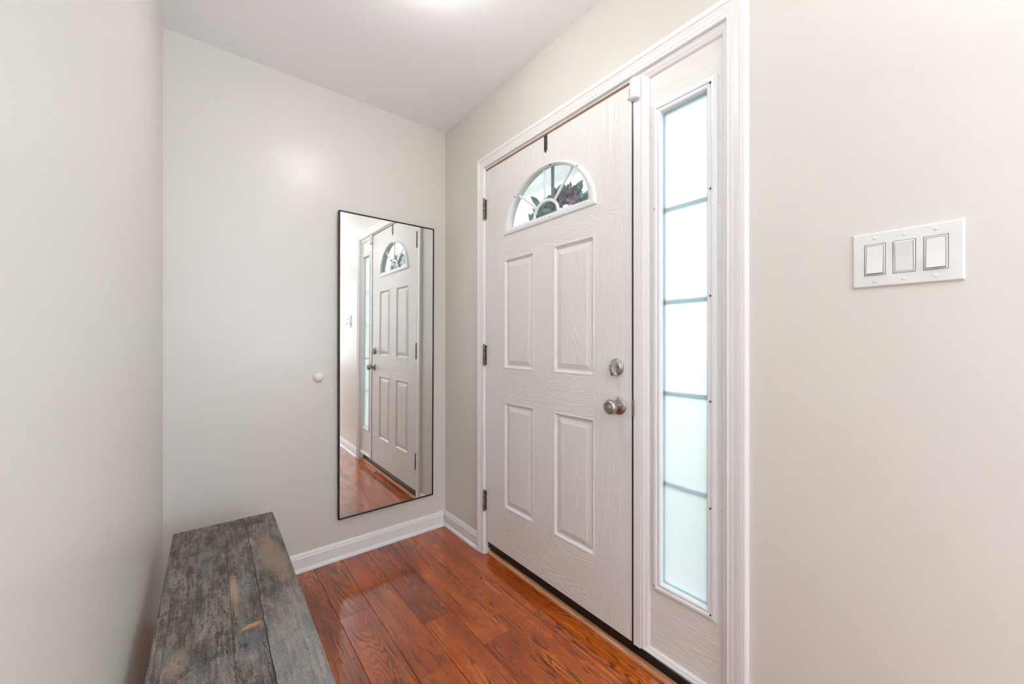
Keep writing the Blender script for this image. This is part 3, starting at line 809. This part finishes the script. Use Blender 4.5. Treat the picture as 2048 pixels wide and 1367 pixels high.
tag(make('exterior_wall', B(((W+T, 3.2, -.16), (7, 3.34, 3.2))), M_siding), 'white sided house wall beyond the porch', 'house wall', kind='structure')
tag(make('lawn', B(((3.14, -12, -.3), (30, 12, -.16))), lawn()), 'green lawn outside, seen blurred through the glass', 'lawn', kind='structure')

wr = empty('door_wreath', (DX+DT+.03, 1.2675, 1.60)); tag(wr, 'leafy green and purple wreath hanging outside behind the fan window', 'wreath')
def foliage_mat(name, a, b):
    m = Mat(name, rough=.6); n = m.noise(m.coord(), 40, 3); m.base(m.ramp(n, [(.35, a), (.65, b)])); return m.m
M_leafg = foliage_mat('wreath_leaf_green', srgb(120, 160, 148), srgb(190, 220, 210))
M_purp = foliage_mat('wreath_flower_purple', srgb(122, 104, 132), srgb(190, 170, 198))
M_twig = foliage_mat('wreath_twig', srgb(110, 92, 84), srgb(150, 128, 112))
WC = Vector((DX+DT+.045, 1.262, 1.625)); WR = .185
bm = bmesh.new()
for strand in range(5):
    ph = strand*1.3
    n = 60; ring = []
    for i in range(n):
        a = 2*math.pi*i/n; r = WR+.012*math.cos(7*a+ph); x = .010*math.sin(7*a+ph)
        c = WC+Vector((x, r*math.cos(a), r*math.sin(a))); rad = Vector((0, math.cos(a), math.sin(a)))
        ring.append([bm.verts.new(c+rad*(.004*math.cos(t))+Vector((.004*math.sin(t), 0, 0))) for t in [k*math.pi/3 for k in range(6)]])
    for i in range(n):
        p, q = ring[i], ring[(i+1) % n]
        for k in range(6): bm.faces.new((p[k], p[(k+1) % 6], q[(k+1) % 6], q[k]))
make('twig_ring', bm, M_twig, wr, smooth=True)
def leaf(bm, base, d, up, L, w, curl=.25):
    d = d.normalized(); side_ = d.cross(up).normalized(); nrm_ = side_.cross(d).normalized()
    n = 5; rows = []
    for i in range(n+1):
        t = i/n; ww = w*math.sin(math.pi*min(.98, t*.9+.08)); c = base+d*(L*t)-nrm_*(curl*L*t*t)
        rows.append([bm.verts.new(c-side_*ww+nrm_*ww*.3), bm.verts.new(c), bm.verts.new(c+side_*ww+nrm_*ww*.3)])
    for a, b in zip(rows, rows[1:]):
        for k in range(2): bm.faces.new((a[k], a[k+1], b[k+1], b[k]))
bm = bmesh.new(); rn = random.Random(3)
for i in range(330):
    a = rn.uniform(0, 2*math.pi); r = WR+rn.uniform(-.02, .02)
    base = WC+Vector((rn.uniform(-.028, .03), r*math.cos(a), r*math.sin(a)))
    rad = Vector((0, math.cos(a), math.sin(a))); tan = Vector((0, -math.sin(a), math.cos(a)))
    d = rad*rn.uniform(-.7, 1.0)+tan*rn.uniform(.2, 1.2)+Vector((rn.uniform(-.35, .6), 0, 0))
    leaf(bm, base, d, Vector((1, rn.uniform(-.5, .5), rn.uniform(-.5, .5))), rn.uniform(.045, .085), rn.uniform(.010, .019))
tag(make('foliage', bm, M_leafg, wr, smooth=True), kind='stuff')
for i in range(9):
    a = math.radians(82 + i*9); r = WR+rn.uniform(-.03, .02)
    c = WC+Vector((-.022, r*math.cos(a), r*math.sin(a)))
    bm = bmesh.new()
    for k in range(16):
        b_ = k*2.4; el = rn.uniform(-.2, 1.2)
        d = Vector((-math.sin(el)*.4-.1, math.cos(b_)*math.cos(el), math.sin(b_)*math.cos(el)))
        leaf(bm, c, d, Vector((-1, .1, .1)), rn.uniform(.022, .038), .010, .35)
    make('flower', bm, M_purp, wr, smooth=True)
